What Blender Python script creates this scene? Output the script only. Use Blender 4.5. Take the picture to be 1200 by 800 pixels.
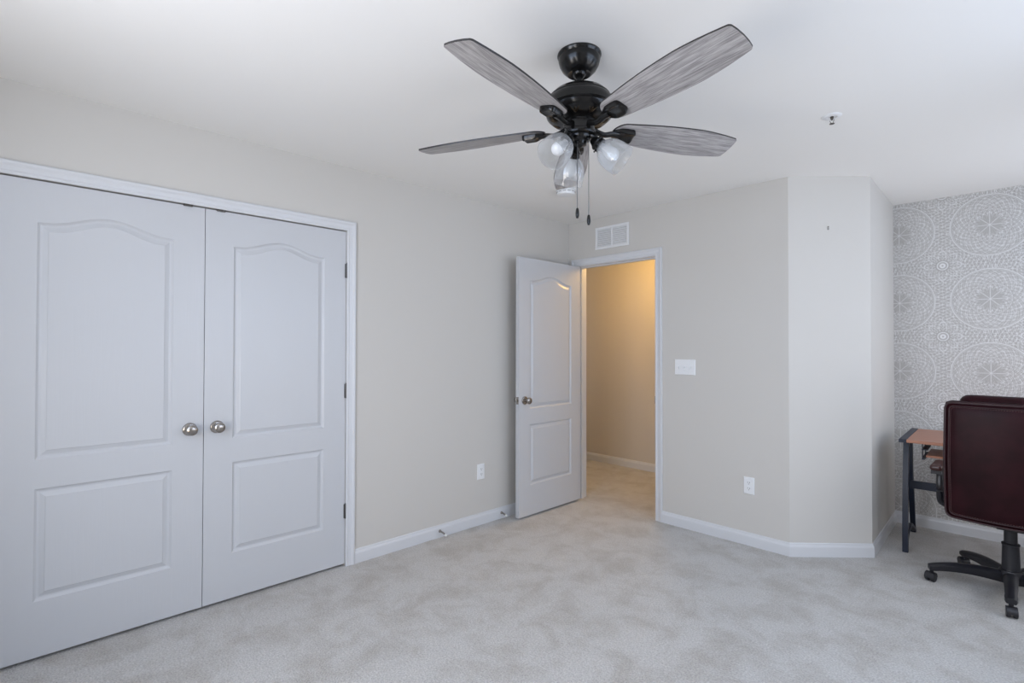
import bpy, bmesh, math, random
from mathutils import Vector, Matrix
from mathutils.geometry import tessellate_polygon
random.seed(7)
PI = math.pi
S = bpy.context.scene
COL = S.collection
for o in list(bpy.data.objects):
    bpy.data.objects.remove(o)

# ------------------------------------------------------------------ camera, world, daylight
cam_d = bpy.data.cameras.new('camera')
cam = bpy.data.objects.new('camera', cam_d); COL.objects.link(cam)
cam_d.sensor_width = 36.0
cam_d.lens = 608.17 / 1200 * 36
cam_d.clip_start = 0.05
_a, _b, _c = math.radians(45.873), math.radians(0.678), math.radians(0.103)
_F0 = Vector((-math.sin(_a), math.cos(_a), 0)); _R0 = Vector((math.cos(_a), math.sin(_a), 0)); _U0 = Vector((0, 0, 1))
_F = _F0*math.cos(_b) + _U0*math.sin(_b); _U1 = _U0*math.cos(_b) - _F0*math.sin(_b)
_R = _R0*math.cos(_c) + _U1*math.sin(_c); _U = _U1*math.cos(_c) - _R0*math.sin(_c)
cam.matrix_world = Matrix(((_R.x, _U.x, -_F.x, 0), (_R.y, _U.y, -_F.y, 0), (_R.z, _U.z, -_F.z, 1.3327), (0, 0, 0, 1)))
S.camera = cam

S.view_settings.view_transform = 'Standard'
S.view_settings.look = 'None'
S.view_settings.exposure = 0.16
S.view_settings.gamma = 1.0
S.view_settings.use_curve_mapping = False

world = bpy.data.worlds.new('sky'); S.world = world
world.use_nodes = True
world.node_tree.nodes['Background'].inputs[0].default_value = (0.72, 0.84, 1.0, 1)
world.node_tree.nodes['Background'].inputs[1].default_value = 1.0

def area(name, loc, direction, sx, sy, power, col, spread=180):
    d = bpy.data.lights.new(name, 'AREA'); d.shape = 'RECTANGLE'; d.size = sx; d.size_y = sy
    d.energy = power; d.color = col; d.spread = math.radians(spread)
    o = bpy.data.objects.new(name, d); COL.objects.link(o)
    o.location = loc
    o.rotation_euler = Vector(direction).to_track_quat('-Z', 'Y').to_euler()
    return o
SKYC = (0.60, 0.74, 1.0); GRNDC = (1.0, 0.915, 0.82)
# daylight entering through the windows of the rear and the right wall: sky light from above, ground bounce from below
area('window_daylight_rear', (-1.10, -0.80, 1.75), (0, 1, -0.50), 1.6, 1.5, 46, SKYC)
area('window_bounce_rear', (-1.10, -0.80, 1.05), (0, 1, 0.70), 1.6, 0.9, 38, GRNDC)
area('window_daylight_right', (0.80, 2.05, 1.75), (-1, 0.0, -0.60), 1.5, 1.5, 25, SKYC)
area('window_bounce_right', (0.80, 2.05, 1.05), (-1, 0.0, 0.25), 1.5, 0.9, 8, GRNDC)
area('window_daylight_alcove', (0.80, 4.10, 1.70), (-1, 0, -0.50), 1.5, 1.6, 13, SKYC)
area('window_bounce_alcove', (0.80, 4.10, 0.90), (-1, 0, 0.50), 1.5, 1.0, 11, GRNDC)
area('hall_fill_light', (-5.45, 4.35, 1.45), (1, 0.12, -0.35), 0.9, 1.3, 6, (0.62, 0.76, 1.0))  # added cool fill for the lower hall, behind an invented window

# ------------------------------------------------------------------ dimensions (metres)
XL, YB, ZC = -2.989, 3.608, 2.44           # left wall, back wall, ceiling
XR, YR = 0.55, -0.55                       # right wall and rear wall (behind the camera)
A = (-1.159, YB); B = (-0.786, 3.972); CC = (-0.824, 4.916)
YH = 4.99                                  # far wall of the hallway
TH = 0.12
W1 = (-1.90, -0.30, 0.62, 2.12); W2 = (1.30, 2.80, 0.62, 2.12); W3 = (3.35, 4.80, 0.40, 2.12); W4 = (3.90, 4.80, 0.80, 2.10)
CL0, CL1, CLT = -0.0525, 1.4845, 2.0475    # closet opening
DX0, DX1, DT = -2.885, -2.1215, 2.047      # entry doorway

# ------------------------------------------------------------------ materials
def new_mat(name):
    m = bpy.data.materials.new(name); m.use_nodes = True
    nt = m.node_tree
    return m, nt, nt.nodes['Principled BSDF']
def simple(name, col, rough=0.5, metal=0.0, spec=0.5, coat=0.0, bump=None, var=None):
    m, nt, p = new_mat(name)
    p.inputs['Base Color'].default_value = (*col, 1)
    p.inputs['Roughness'].default_value = rough
    p.inputs['Metallic'].default_value = metal
    p.inputs['Specular IOR Level'].default_value = spec
    p.inputs['Coat Weight'].default_value = coat
    tc = nt.nodes.new('ShaderNodeTexCoord')
    if bump:
        n = nt.nodes.new('ShaderNodeTexNoise'); n.inputs['Scale'].default_value = bump[0]; n.inputs['Detail'].default_value = 4
        b = nt.nodes.new('ShaderNodeBump'); b.inputs['Strength'].default_value = bump[1]; b.inputs['Distance'].default_value = bump[2]
        nt.links.new(tc.outputs['Object'], n.inputs['Vector']); nt.links.new(n.outputs['Fac'], b.inputs['Height'])
        nt.links.new(b.outputs['Normal'], p.inputs['Normal'])
    if var:
        n = nt.nodes.new('ShaderNodeTexNoise'); n.inputs['Scale'].default_value = var[0]; n.inputs['Detail'].default_value = 5
        r = nt.nodes.new('ShaderNodeValToRGB')
        r.color_ramp.elements[0].position = 0.35; r.color_ramp.elements[1].position = 0.65
        r.color_ramp.elements[0].color = (*[c*(1-var[1]) for c in col], 1)
        r.color_ramp.elements[1].color = (*[min(1, c*(1+var[1])) for c in col], 1)
        nt.links.new(tc.outputs['Object'], n.inputs['Vector']); nt.links.new(n.outputs['Fac'], r.inputs['Fac'])
        nt.links.new(r.outputs['Color'], p.inputs['Base Color'])
    return m
M = {}
M['wall'] = simple('wall_paint', (0.585, 0.565, 0.532), 0.7, bump=(160, 0.08, 0.002))
M['hall'] = simple('hall_paint', (0.60, 0.56, 0.50), 0.6, bump=(160, 0.08, 0.002))
M['ceil'] = simple('ceiling_paint', (0.83, 0.825, 0.81), 0.9, bump=(120, 0.06, 0.002))
M['trim'] = simple('trim_paint', (0.64, 0.65, 0.67), 0.32)
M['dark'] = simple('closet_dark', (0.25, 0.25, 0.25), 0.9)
M['plate'] = simple('white_plastic', (0.78, 0.79, 0.80), 0.3)
M['plate_dark'] = simple('slot_dark', (0.03, 0.03, 0.03), 0.6)
M['white'] = simple('white_metal', (0.76, 0.77, 0.78), 0.4)
M['rubber'] = simple('white_rubber', (0.75, 0.75, 0.72), 0.6)
M['nickel'] = simple('satin_nickel', (0.36, 0.335, 0.31), 0.22, metal=1.0)
M['hinge'] = simple('dull_nickel', (0.16, 0.155, 0.15), 0.45, metal=1.0)
M['black'] = simple('fan_bronze_black', (0.004, 0.0038, 0.0038), 0.22, spec=0.40, coat=0.0)
M['fan_gold'] = simple('worn_bronze', (0.06, 0.045, 0.03), 0.4, metal=1.0)
M['chain'] = simple('chain_metal', (0.10, 0.10, 0.10), 0.35, metal=1.0)
M['brass'] = simple('sprinkler_metal', (0.12, 0.11, 0.10), 0.4, metal=1.0)
M['bulb'] = simple('opal_bulb', (0.62, 0.63, 0.64), 0.35)
M['desk_metal'] = simple('desk_frame_paint', (0.012, 0.018, 0.036), 0.42, spec=0.4)
M['nylon'] = simple('black_nylon', (0.012, 0.012, 0.016), 0.38, bump=(400, 0.15, 0.001))
M['leather'] = simple('brown_leather', (0.020, 0.0040, 0.0062), 0.38, spec=0.12, bump=(38, 0.16, 0.003), var=(7, 0.3))
M['leather_edge'] = simple('brown_leather_piping', (0.030, 0.009, 0.011), 0.36, spec=0.45, bump=(120, 0.3, 0.003))
M['thread'] = simple('seam_thread', (0.20, 0.13, 0.12), 0.6)
M['bronze'] = simple('arm_pad_leather', (0.06, 0.022, 0.02), 0.3)
M['slot_grey'] = simple('grille_shadow_grey', (0.60, 0.60, 0.60), 0.7)
M['frame_out'] = simple('window_vinyl', (0.8, 0.8, 0.8), 0.4)

# door paint with faint embossed grain
m, nt, p = new_mat('door_paint'); M['door'] = m
p.inputs['Base Color'].default_value = (0.550, 0.560, 0.580, 1); p.inputs['Roughness'].default_value = 0.36
tc = nt.nodes.new('ShaderNodeTexCoord'); mp = nt.nodes.new('ShaderNodeMapping'); mp.inputs['Scale'].default_value = (55, 55, 3.0)
n = nt.nodes.new('ShaderNodeTexNoise'); n.inputs['Scale'].default_value = 1.6; n.inputs['Detail'].default_value = 5; n.inputs['Distortion'].default_value = 0.5
b = nt.nodes.new('ShaderNodeBump'); b.inputs['Strength'].default_value = 0.13; b.inputs['Distance'].default_value = 0.003
nt.links.new(tc.outputs['Object'], mp.inputs['Vector']); nt.links.new(mp.outputs[0], n.inputs['Vector'])
nt.links.new(n.outputs['Fac'], b.inputs['Height']); nt.links.new(b.outputs[0], p.inputs['Normal'])

# carpet: short cut pile, mottled where the pile leans differently
m, nt, p = new_mat('carpet'); M['carpet'] = m
p.inputs['Roughness'].default_value = 0.95; p.inputs['Specular IOR Level'].default_value = 0.1
p.inputs['Sheen Weight'].default_value = 0.15
tc = nt.nodes.new('ShaderNodeTexCoord')
n1 = nt.nodes.new('ShaderNodeTexNoise'); n1.inputs['Scale'].default_value = 4.6; n1.inputs['Detail'].default_value = 8; n1.inputs['Roughness'].default_value = 0.68; n1.inputs['Distortion'].default_value = 0.35
n2 = nt.nodes.new('ShaderNodeTexNoise'); n2.inputs['Scale'].default_value = 130; n2.inputs['Detail'].default_value = 3
n3 = nt.nodes.new('ShaderNodeTexVoronoi'); n3.inputs['Scale'].default_value = 210
r1 = nt.nodes.new('ShaderNodeValToRGB'); r1.color_ramp.elements[0].position = 0.36; r1.color_ramp.elements[1].position = 0.56
r1.color_ramp.elements[0].color = (0.455, 0.432, 0.402, 1); r1.color_ramp.elements[1].color = (0.56, 0.547, 0.53, 1)
r2 = nt.nodes.new('ShaderNodeValToRGB'); r2.color_ramp.elements[0].position = 0.3; r2.color_ramp.elements[1].position = 0.7
r2.color_ramp.elements[0].color = (0.78, 0.78, 0.78, 1); r2.color_ramp.elements[1].color = (1.20, 1.20, 1.20, 1)
mx = nt.nodes.new('ShaderNodeMix'); mx.data_type = 'RGBA'; mx.blend_type = 'MULTIPLY'; mx.inputs[0].default_value = 1
for q in (n1, n2, n3): nt.links.new(tc.outputs['Object'], q.inputs['Vector'])
nt.links.new(n1.outputs['Fac'], r1.inputs['Fac']); nt.links.new(n2.outputs['Fac'], r2.inputs['Fac'])
nt.links.new(r1.outputs['Color'], mx.inputs[6]); nt.links.new(r2.outputs['Color'], mx.inputs[7])
nt.links.new(mx.outputs[2], p.inputs['Base Color'])
ad = nt.nodes.new('ShaderNodeMath'); ad.operation = 'ADD'
nt.links.new(n2.outputs['Fac'], ad.inputs[0]); nt.links.new(n3.outputs['Distance'], ad.inputs[1])
b = nt.nodes.new('ShaderNodeBump'); b.inputs['Strength'].default_value = 0.7; b.inputs['Distance'].default_value = 0.006
nt.links.new(ad.outputs[0], b.inputs['Height']); nt.links.new(b.outputs[0], p.inputs['Normal'])

def wood(name, c0, c1, scale, rough, axis='x', fine=1.0):
    m, nt, p = new_mat(name)
    tc = nt.nodes.new('ShaderNodeTexCoord'); mp = nt.nodes.new('ShaderNodeMapping')
    mp.inputs['Scale'].default_value = scale
    n = nt.nodes.new('ShaderNodeTexNoise'); n.inputs['Scale'].default_value = 1; n.inputs['Detail'].default_value = 8; n.inputs['Roughness'].default_value = 0.65; n.inputs['Distortion'].default_value = 0.6
    r = nt.nodes.new('ShaderNodeValToRGB'); r.color_ramp.elements[0].position = 0.33; r.color_ramp.elements[1].position = 0.68
    r.color_ramp.elements[0].color = (*c0, 1); r.color_ramp.elements[1].color = (*c1, 1)
    nt.links.new(tc.outputs['Object'], mp.inputs['Vector']); nt.links.new(mp.outputs[0], n.inputs['Vector'])
    nt.links.new(n.outputs['Fac'], r.inputs['Fac']); nt.links.new(r.outputs['Color'], p.inputs['Base Color'])
    p.inputs['Roughness'].default_value = rough
    return m
M['blade'] = wood('grey_oak_blade', (0.16, 0.152, 0.156), (0.50, 0.485, 0.49), (9, 170, 170), 0.5)
M['blade_edge'] = simple('blade_dark_edge', (0.02, 0.018, 0.018), 0.4)
M['desk_wood'] = wood('cherry_laminate', (0.34, 0.135, 0.075), (0.47, 0.21, 0.125), (2, 40, 40), 0.35)

# clear seeded glass of the lamp shades
m, nt, p = new_mat('seeded_glass'); M['glass'] = m
out = nt.nodes['Material Output']
tr = nt.nodes.new('ShaderNodeBsdfTransparent'); tr.inputs[0].default_value = (0.985, 0.99, 0.99, 1)
gl = nt.nodes.new('ShaderNodeBsdfGlossy'); gl.inputs['Roughness'].default_value = 0.06
df = nt.nodes.new('ShaderNodeBsdfTranslucent'); df.inputs[0].default_value = (0.9, 0.92, 0.95, 1)
lw = nt.nodes.new('ShaderNodeLayerWeight'); lw.inputs[0].default_value = 0.35
m1 = nt.nodes.new('ShaderNodeMixShader'); m2 = nt.nodes.new('ShaderNodeMixShader')
tc = nt.nodes.new('ShaderNodeTexCoord'); n = nt.nodes.new('ShaderNodeTexNoise'); n.inputs['Scale'].default_value = 60
b = nt.nodes.new('ShaderNodeBump'); b.inputs['Strength'].default_value = 0.35; b.inputs['Distance'].default_value = 0.003
nt.links.new(tc.outputs['Object'], n.inputs['Vector']); nt.links.new(n.outputs['Fac'], b.inputs['Height'])
nt.links.new(b.outputs[0], gl.inputs['Normal']); nt.links.new(b.outputs[0], lw.inputs['Normal'])
m1.inputs[0].default_value = 0.24
nt.links.new(tr.outputs[0], m1.inputs[1]); nt.links.new(df.outputs[0], m1.inputs[2])
fm = nt.nodes.new('ShaderNodeMath'); fm.operation = 'MULTIPLY_ADD'; fm.inputs[1].default_value = 0.30; fm.inputs[2].default_value = 0.03
nt.links.new(lw.outputs['Facing'], fm.inputs[0]); nt.links.new(fm.outputs[0], m2.inputs[0]); nt.links.new(m1.outputs[0], m2.inputs[1]); nt.links.new(gl.outputs[0], m2.inputs[2])
nt.links.new(m2.outputs[0], out.inputs['Surface'])

m, nt, p = new_mat('window_glass'); M['pane'] = m
out = nt.nodes['Material Output']
tr = nt.nodes.new('ShaderNodeBsdfTransparent'); gl = nt.nodes.new('ShaderNodeBsdfGlossy'); gl.inputs['Roughness'].default_value = 0.02
mm = nt.nodes.new('ShaderNodeMixShader'); mm.inputs[0].default_value = 0.06
nt.links.new(tr.outputs[0], mm.inputs[1]); nt.links.new(gl.outputs[0], mm.inputs[2]); nt.links.new(mm.outputs[0], out.inputs['Surface'])

m, nt, p = new_mat('lit_glass'); M['lamp_glow'] = m
p.inputs['Emission Color'].default_value = (1, 0.62, 0.25, 1); p.inputs['Emission Strength'].default_value = 3.0

# wallpaper: rows of large lace medallions, small rosettes between them
m, nt, p = new_mat('medallion_wallpaper'); M['paper'] = m
class E:
    def __init__(s, sock): s.s = sock
    def _op(s, op, o=None, o2=None):
        nd = nt.nodes.new('ShaderNodeMath'); nd.operation = op
        for i, v in enumerate((s, o, o2)):
            if v is None: continue
            if isinstance(v, E): nt.links.new(v.s, nd.inputs[i])
            else: nd.inputs[i].default_value = v
        return E(nd.outputs[0])
    def __add__(s, o): return s._op('ADD', o)
    def __sub__(s, o): return s._op('SUBTRACT', o)
    def __mul__(s, o): return s._op('MULTIPLY', o)
    def __truediv__(s, o): return s._op('DIVIDE', o)
    def abs(s): return s._op('ABSOLUTE')
    def cos(s): return s._op('COSINE')
    def sin(s): return s._op('SINE')
    def mx(s, o): return s._op('MAXIMUM', o)
    def mn(s, o): return s._op('MINIMUM', o)
    def lt(s, o): return s._op('LESS_THAN', o)
    def gt(s, o): return s._op('GREATER_THAN', o)
    def sqrt(s): return s._op('SQRT')
    def at2(s, o): return s._op('ARCTAN2', o)
    def fract(s): return s._op('FRACT')
    def clamp(s):
        r = s._op('MULTIPLY', 1.0); r.s.node.use_clamp = True; return r
tc = nt.nodes.new('ShaderNodeTexCoord'); sp = nt.nodes.new('ShaderNodeSeparateXYZ')
nt.links.new(tc.outputs['Object'], sp.inputs[0])
X, Z = E(sp.outputs[0]), E(sp.outputs[2])
PX, PZ = 0.514, 0.519
u = (((X + 0.273 + 10*PX + PX/2) / PX).fract() - 0.5) * PX       # local coordinates about a medallion
v = (((Z - 2.198 + 10*PZ + PZ/2) / PZ).fract() - 0.5) * PZ
u2 = (((X + 0.273 + 10*PX) / PX).fract() - 0.5) * PX             # about a rosette
v2 = (((Z - 2.198 + 10*PZ) / PZ).fract() - 0.5) * PZ
r = (u*u + v*v).sqrt(); th = u.at2(v)
ra = (u2*u2 + v2*v2).sqrt(); tha = u2.at2(v2)
def line(e, w):                                                   # soft line where e == 0
    return (E.__sub__(e.abs()*(-1.0/w), -1.0)).mx(0.0)
def c(n, ph=0.0): return (th*n + ph).cos()
def ca(n, ph=0.0): return (tha*n + ph).cos()
rings = line(r - 0.213, 0.0042).mx(line(r - 0.205, 0.0018)).mx(line(r - 0.112, 0.0022)*0.8)
star = line(u, 0.003).mx(line(v, 0.003)).mx(line(u - v, 0.004)).mx(line(u + v, 0.004)).mx(line(c(16), 0.30)*0.6) * r.lt(0.095) * 0.85
pet1 = line(r - (c(8).abs()*0.026 + 0.062), 0.0028)
pet2 = line(r - (c(12).abs()*0.022 + 0.085), 0.003)*0.8
pet3 = line(r - (c(8).abs()*0.040 + 0.128), 0.0028)
pet4 = line(r - (c(12, PI/2).abs()*0.046 + 0.130), 0.0024)*0.8
fl = line((th*60.0).sin() + (r*420.0).sin()*0.8, 0.5) * r.gt(0.120) * r.lt(0.200) * 0.65
fl2 = line((th*24.0).cos() + (r*230.0).cos(), 0.42) * r.gt(0.075) * r.lt(0.200) * 0.75
inside = rings.mx(star).mx(pet1).mx(pet2).mx(pet3).mx(pet4).mx(fl).mx(fl2) * r.lt(0.2165)
rose = line(ra - 0.030, 0.005).mx(line(ra - 0.012, 0.010)).mx(line(ra - 0.046, 0.003)*(ca(16).gt(0))).mx(line(ra - (ca(4).abs()*0.05 + 0.055), 0.004)).mx(line(ra - (ca(8).abs()*0.03 + 0.085), 0.003)*0.8)
lace = line((u2*150.0).sin()*(v2*150.0).sin() - (ra*210.0).cos()*0.35, 0.26)*0.85
lace2 = line(ca(24) + (ra*260.0).sin(), 0.42)*0.7
outside = rose.mx(lace*ra.gt(0.05)).mx(lace2*ra.gt(0.05)) * r.gt(0.2165)
nz = nt.nodes.new('ShaderNodeTexNoise'); nz.inputs['Scale'].default_value = 220; nz.inputs['Detail'].default_value = 2
nt.links.new(tc.outputs['Object'], nz.inputs['Vector'])
tot = (inside.mx(outside) * 0.9 + (E(nz.outputs['Fac']) - 0.5) * 0.5).clamp()
mx = nt.nodes.new('ShaderNodeMix'); mx.data_type = 'RGBA'
mx.inputs[6].default_value = (0.41, 0.395, 0.375, 1); mx.inputs[7].default_value = (0.84, 0.84, 0.84, 1)
nt.links.new(tot.s, mx.inputs[0]); nt.links.new(mx.outputs[2], p.inputs['Base Color'])
p.inputs['Roughness'].default_value = 0.5

# ------------------------------------------------------------------ mesh helpers
def build(name, bm, mat, parent=None, smooth=False, loc=None, rot=None, bevel=0):
    bmesh.ops.recalc_face_normals(bm, faces=bm.faces)
    me = bpy.data.meshes.new(name); bm.to_mesh(me); bm.free()
    for mt in (mat if isinstance(mat, (list, tuple)) else [mat]): me.materials.append(mt)
    o = bpy.data.objects.new(name, me); COL.objects.link(o)
    if parent: o.parent = parent
    if loc: o.location = loc
    if rot: o.rotation_euler = rot
    if smooth:
        for f in me.polygons: f.use_smooth = True
        if smooth != 'all':
            try: me.set_sharp_from_angle(angle=math.radians(35))
            except Exception: pass
    if bevel:
        md = o.modifiers.new('bevel', 'BEVEL'); md.width = bevel; md.segments = 2; md.limit_method = 'ANGLE'
        md.angle_limit = math.radians(40)
    return o
def empty(name, loc=(0, 0, 0), rz=0, rot=None):
    o = bpy.data.objects.new(name, None); COL.objects.link(o); o.location = loc
    o.rotation_euler = rot if rot else (0, 0, rz); o.empty_display_size = 0.05
    return o
def tag(o, label=None, cat=None, group=None, kind=None):
    if label: o['label'] = label
    if cat: o['category'] = cat
    if group: o['group'] = group
    if kind: o['kind'] = kind
    return o
def box(bm, x0, x1, y0, y1, z0, z1, mi=0):
    vs = [bm.verts.new(q) for q in ((x0,y0,z0),(x1,y0,z0),(x1,y1,z0),(x0,y1,z0),(x0,y0,z1),(x1,y0,z1),(x1,y1,z1),(x0,y1,z1))]
    for f in ((0,3,2,1),(4,5,6,7),(0,1,5,4),(1,2,6,5),(2,3,7,6),(3,0,4,7)):
        bm.faces.new([vs[i] for i in f]).material_index = mi
def prism(bm, pts, z0, z1):
    lo = [bm.verts.new((x, y, z0)) for x, y in pts]; hi = [bm.verts.new((x, y, z1)) for x, y in pts]
    n = len(pts)
    bm.faces.new(lo[::-1]); bm.faces.new(hi)
    for i in range(n): bm.faces.new((lo[i], lo[(i+1) % n], hi[(i+1) % n], hi[i]))
def lathe(bm, prof, seg=32, mat=Matrix.Identity(4), closed=False):
    rings = []
    for r_, z in prof:
        if r_ < 1e-6: rings.append([bm.verts.new(mat @ Vector((0, 0, z)))])
        else: rings.append([bm.verts.new(mat @ Vector((r_*math.cos(2*PI*i/seg), r_*math.sin(2*PI*i/seg), z))) for i in range(seg)])
    for a_, b_ in zip(rings[:-1], rings[1:]):
        for i in range(seg):
            j = (i+1) % seg
            if len(a_) == 1 and len(b_) == 1: continue
            if len(a_) == 1: bm.faces.new((a_[0], b_[j], b_[i]))
            elif len(b_) == 1: bm.faces.new((a_[i], a_[j], b_[0]))
            else: bm.faces.new((a_[i], a_[j], b_[j], b_[i]))
def frame_to(z_axis, origin):
    q = Vector(z_axis).normalized().to_track_quat('Z', 'Y').to_matrix().to_4x4()
    return Matrix.Translation(origin) @ q
def tube(bm, pts, rad, seg=10, flat=1.0, up=Vector((0, 0, 1)), caps=True):
    """tube through pts; rad number or list; flat squeezes the section along the 'up-ish' direction"""
    pts = [Vector(q) for q in pts]; n = len(pts)
    if not isinstance(rad, (list, tuple)): rad = [rad]*n
    rings = []
    for i, q in enumerate(pts):
        t = (pts[min(i+1, n-1)] - pts[max(i-1, 0)]).normalized()
        s_ = t.cross(up)
        if s_.length < 1e-4: s_ = t.cross(Vector((1, 0, 0)))
        s_.normalize(); w = s_.cross(t).normalized()
        rings.append([bm.verts.new(q + rad[i]*(math.cos(2*PI*k/seg)*s_ + flat*math.sin(2*PI*k/seg)*w)) for k in range(seg)])
    for a_, b_ in zip(rings[:-1], rings[1:]):
        for k in range(seg):
            bm.faces.new((a_[k], a_[(k+1) % seg], b_[(k+1) % seg], b_[k]))
    if caps: bm.faces.new(rings[0][::-1]); bm.faces.new(rings[-1])
def bar(bm, pts, w, t, side):
    """rectangular section bar through pts; w along vector side, t across it"""
    pts = [Vector(q) for q in pts]; side = Vector(side).normalized(); n = len(pts); rings = []
    for i, q in enumerate(pts):
        tg = (pts[min(i+1, n-1)] - pts[max(i-1, 0)]).normalized(); nn = tg.cross(side).normalized()
        rings.append([bm.verts.new(q + a_*w/2*side + b_*t/2*nn) for a_, b_ in ((-1,-1),(1,-1),(1,1),(-1,1))])
    for a_, b_ in zip(rings[:-1], rings[1:]):
        for k in range(4): bm.faces.new((a_[k], a_[(k+1) % 4], b_[(k+1) % 4], b_[k]))
    bm.faces.new(rings[0][::-1]); bm.faces.new(rings[-1])
def smooth_pts(ctrl, n=8):
    c_ = [Vector(q) for q in ctrl]; c_ = [2*c_[0]-c_[1]] + c_ + [2*c_[-1]-c_[-2]]; out_ = []
    for i in range(1, len(c_)-2):
        for k in range(n):
            t = k/n
            out_.append(0.5*((2*c_[i]) + (-c_[i-1]+c_[i+1])*t + (2*c_[i-1]-5*c_[i]+4*c_[i+1]-c_[i+2])*t*t + (-c_[i-1]+3*c_[i]-3*c_[i+1]+c_[i+2])*t**3))
    out_.append(c_[-2]); return out_

# ------------------------------------------------------------------ the room shell
def struct(name, bm, mat, label, cat, **k):
    o = build(name, bm, mat, **k); tag(o, label, cat, kind='structure'); return o
bm = bmesh.new(); box(bm, -5.2, XR+TH, YR-TH, YH+TH, -0.08, 0)
struct('floor', bm, M['carpet'], 'pale grey-beige cut-pile carpet covering bedroom, closet and hallway floor', 'carpet')
bm = bmesh.new(); box(bm, -5.2, XR+TH, YR-TH, YH+TH, ZC, ZC+0.1)
struct('ceiling', bm, M['ceil'], 'flat white painted ceiling above the fan', 'ceiling')
bm = bmesh.new()
box(bm, XL-TH, XL, YR-TH, CL0, 0, ZC); box(bm, XL-TH, XL, CL1, YB, 0, ZC); box(bm, XL-TH, XL, CL0, CL1, CLT, ZC)
struct('wall_left', bm, M['wall'], 'long pale greige wall around the closet doors', 'wall')
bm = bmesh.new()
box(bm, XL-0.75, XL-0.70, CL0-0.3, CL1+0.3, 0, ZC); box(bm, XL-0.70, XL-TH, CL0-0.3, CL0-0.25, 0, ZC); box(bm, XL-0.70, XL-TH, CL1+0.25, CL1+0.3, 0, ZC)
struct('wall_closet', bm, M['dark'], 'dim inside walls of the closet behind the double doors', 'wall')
J = 0.019
# mitred corner points on the far side of the angled walls
def off_pt(p0, p1, p2, d):
    a_ = Vector((p1[0]-p0[0], p1[1]-p0[1])).normalized(); b_ = Vector((p2[0]-p1[0], p2[1]-p1[1])).normalized()
    na, nb = Vector((-a_.y, a_.x)), Vector((-b_.y, b_.x)); mm_ = (na+nb).normalized()
    q = Vector(p1) + mm_*(d/max(0.2, mm_.dot(na))); return (q.x, q.y)
A2 = off_pt((XL, YB), A, B, TH); B2 = off_pt(A, B, CC, TH); D = (XR, CC[1])
C2 = (CC[0]-TH, CC[1])
bm = bmesh.new()
box(bm, XL-TH, DX0-J, YB, YB+TH, 0, ZC); box(bm, DX0-J, DX1+J, YB, YB+TH, DT+J, ZC)
prism(bm, [(DX1+J, YB), A, A2, (DX1+J, YB+TH)], 0, ZC)
struct('wall_back', bm, M['wall'], 'pale greige wall holding the open bedroom doorway', 'wall')
bm = bmesh.new(); prism(bm, [A, B, B2, A2], 0, ZC)
struct('wall_angled', bm, M['wall'], 'narrow slanted wall section with a small nail hole hook', 'wall')
bm = bmesh.new(); prism(bm, [B, CC, C2, B2], 0, ZC)
struct('wall_alcove_side', bm, M['wall'], 'short plain return wall running back to the wallpapered wall', 'wall')
bm = bmesh.new(); box(bm, CC[0]-TH, XR+TH, CC[1], CC[1]+TH, 0, ZC)
struct('wall_alcove_back', bm, M['paper'], 'grey and white medallion lace wallpapered wall behind the desk', 'wall')
bm = bmesh.new(); box(bm, -5.2, CC[0]-TH, YH, YH+TH, 0, ZC)
struct('wall_hall_far', bm, M['hall'], 'warmly lit hallway wall seen through the doorway', 'wall')
bm = bmesh.new(); box(bm, -5.2, -5.08, YB, W4[0], 0, ZC); box(bm, -5.2, -5.08, W4[1], YH, 0, ZC); box(bm, -5.2, -5.08, W4[0], W4[1], 0, W4[2]); box(bm, -5.2, -5.08, W4[0], W4[1], W4[3], ZC); box(bm, -5.08, XL-TH, YB, YB+TH, 0, ZC)
struct('wall_hall_near', bm, M['hall'], 'hallway wall beyond the doorway, out of sight', 'wall')
bm = bmesh.new()
box(bm, XR, XR+TH, YR-TH, W2[0], 0, ZC); box(bm, XR, XR+TH, W2[1], W3[0], 0, ZC); box(bm, XR, XR+TH, W3[1], CC[1], 0, ZC)
for w_ in (W2, W3): box(bm, XR, XR+TH, w_[0], w_[1], 0, w_[2]); box(bm, XR, XR+TH, w_[0], w_[1], w_[3], ZC)
struct('wall_right', bm, M['wall'], 'greige window wall to the right of the camera', 'wall')
bm = bmesh.new()
box(bm, XL, W1[0], YR-TH, YR, 0, ZC); box(bm, W1[1], XR, YR-TH, YR, 0, ZC)
box(bm, W1[0], W1[1], YR-TH, YR, 0, W1[2]); box(bm, W1[0], W1[1], YR-TH, YR, W1[3], ZC)
struct('wall_rear', bm, M['wall'], 'greige window wall behind the camera', 'wall')
def window(name, along, c0, c1, z0, z1, plane, label):
    w = empty(name, ((c0+c1)/2, plane, z0) if along == 'x' else (plane, (c0+c1)/2, z0), 0 if along == 'x' else PI/2)
    tag(w, label, 'window', kind='structure')
    h = (c1-c0)/2; H = z1-z0
    bm = bmesh.new()
    for a_, b_ in ((-h, -h+0.05), (-0.05, 0.05), (h-0.05, h)): box(bm, a_, b_, -0.03, 0.03, 0, H)
    for a_, b_ in ((-h+0.05, -0.05), (0.05, h-0.05)):
        for z_ in (0, H/2-0.02, H-0.05): box(bm, a_, b_, -0.03, 0.03, z_, z_+0.05)
    build('window_frame', bm, M['frame_out'], w)
    bm = bmesh.new(); box(bm, -h+0.05, h-0.05, -0.004, 0.004, 0.05, H-0.05)
    build('pane', bm, M['pane'], w)
window('window_1', 'x', *W1, YR-0.07, 'white double window in the rear wall behind the camera')
window('window_2', 'y', *W2, XR+0.07, 'white double window in the right-hand wall')
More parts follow.
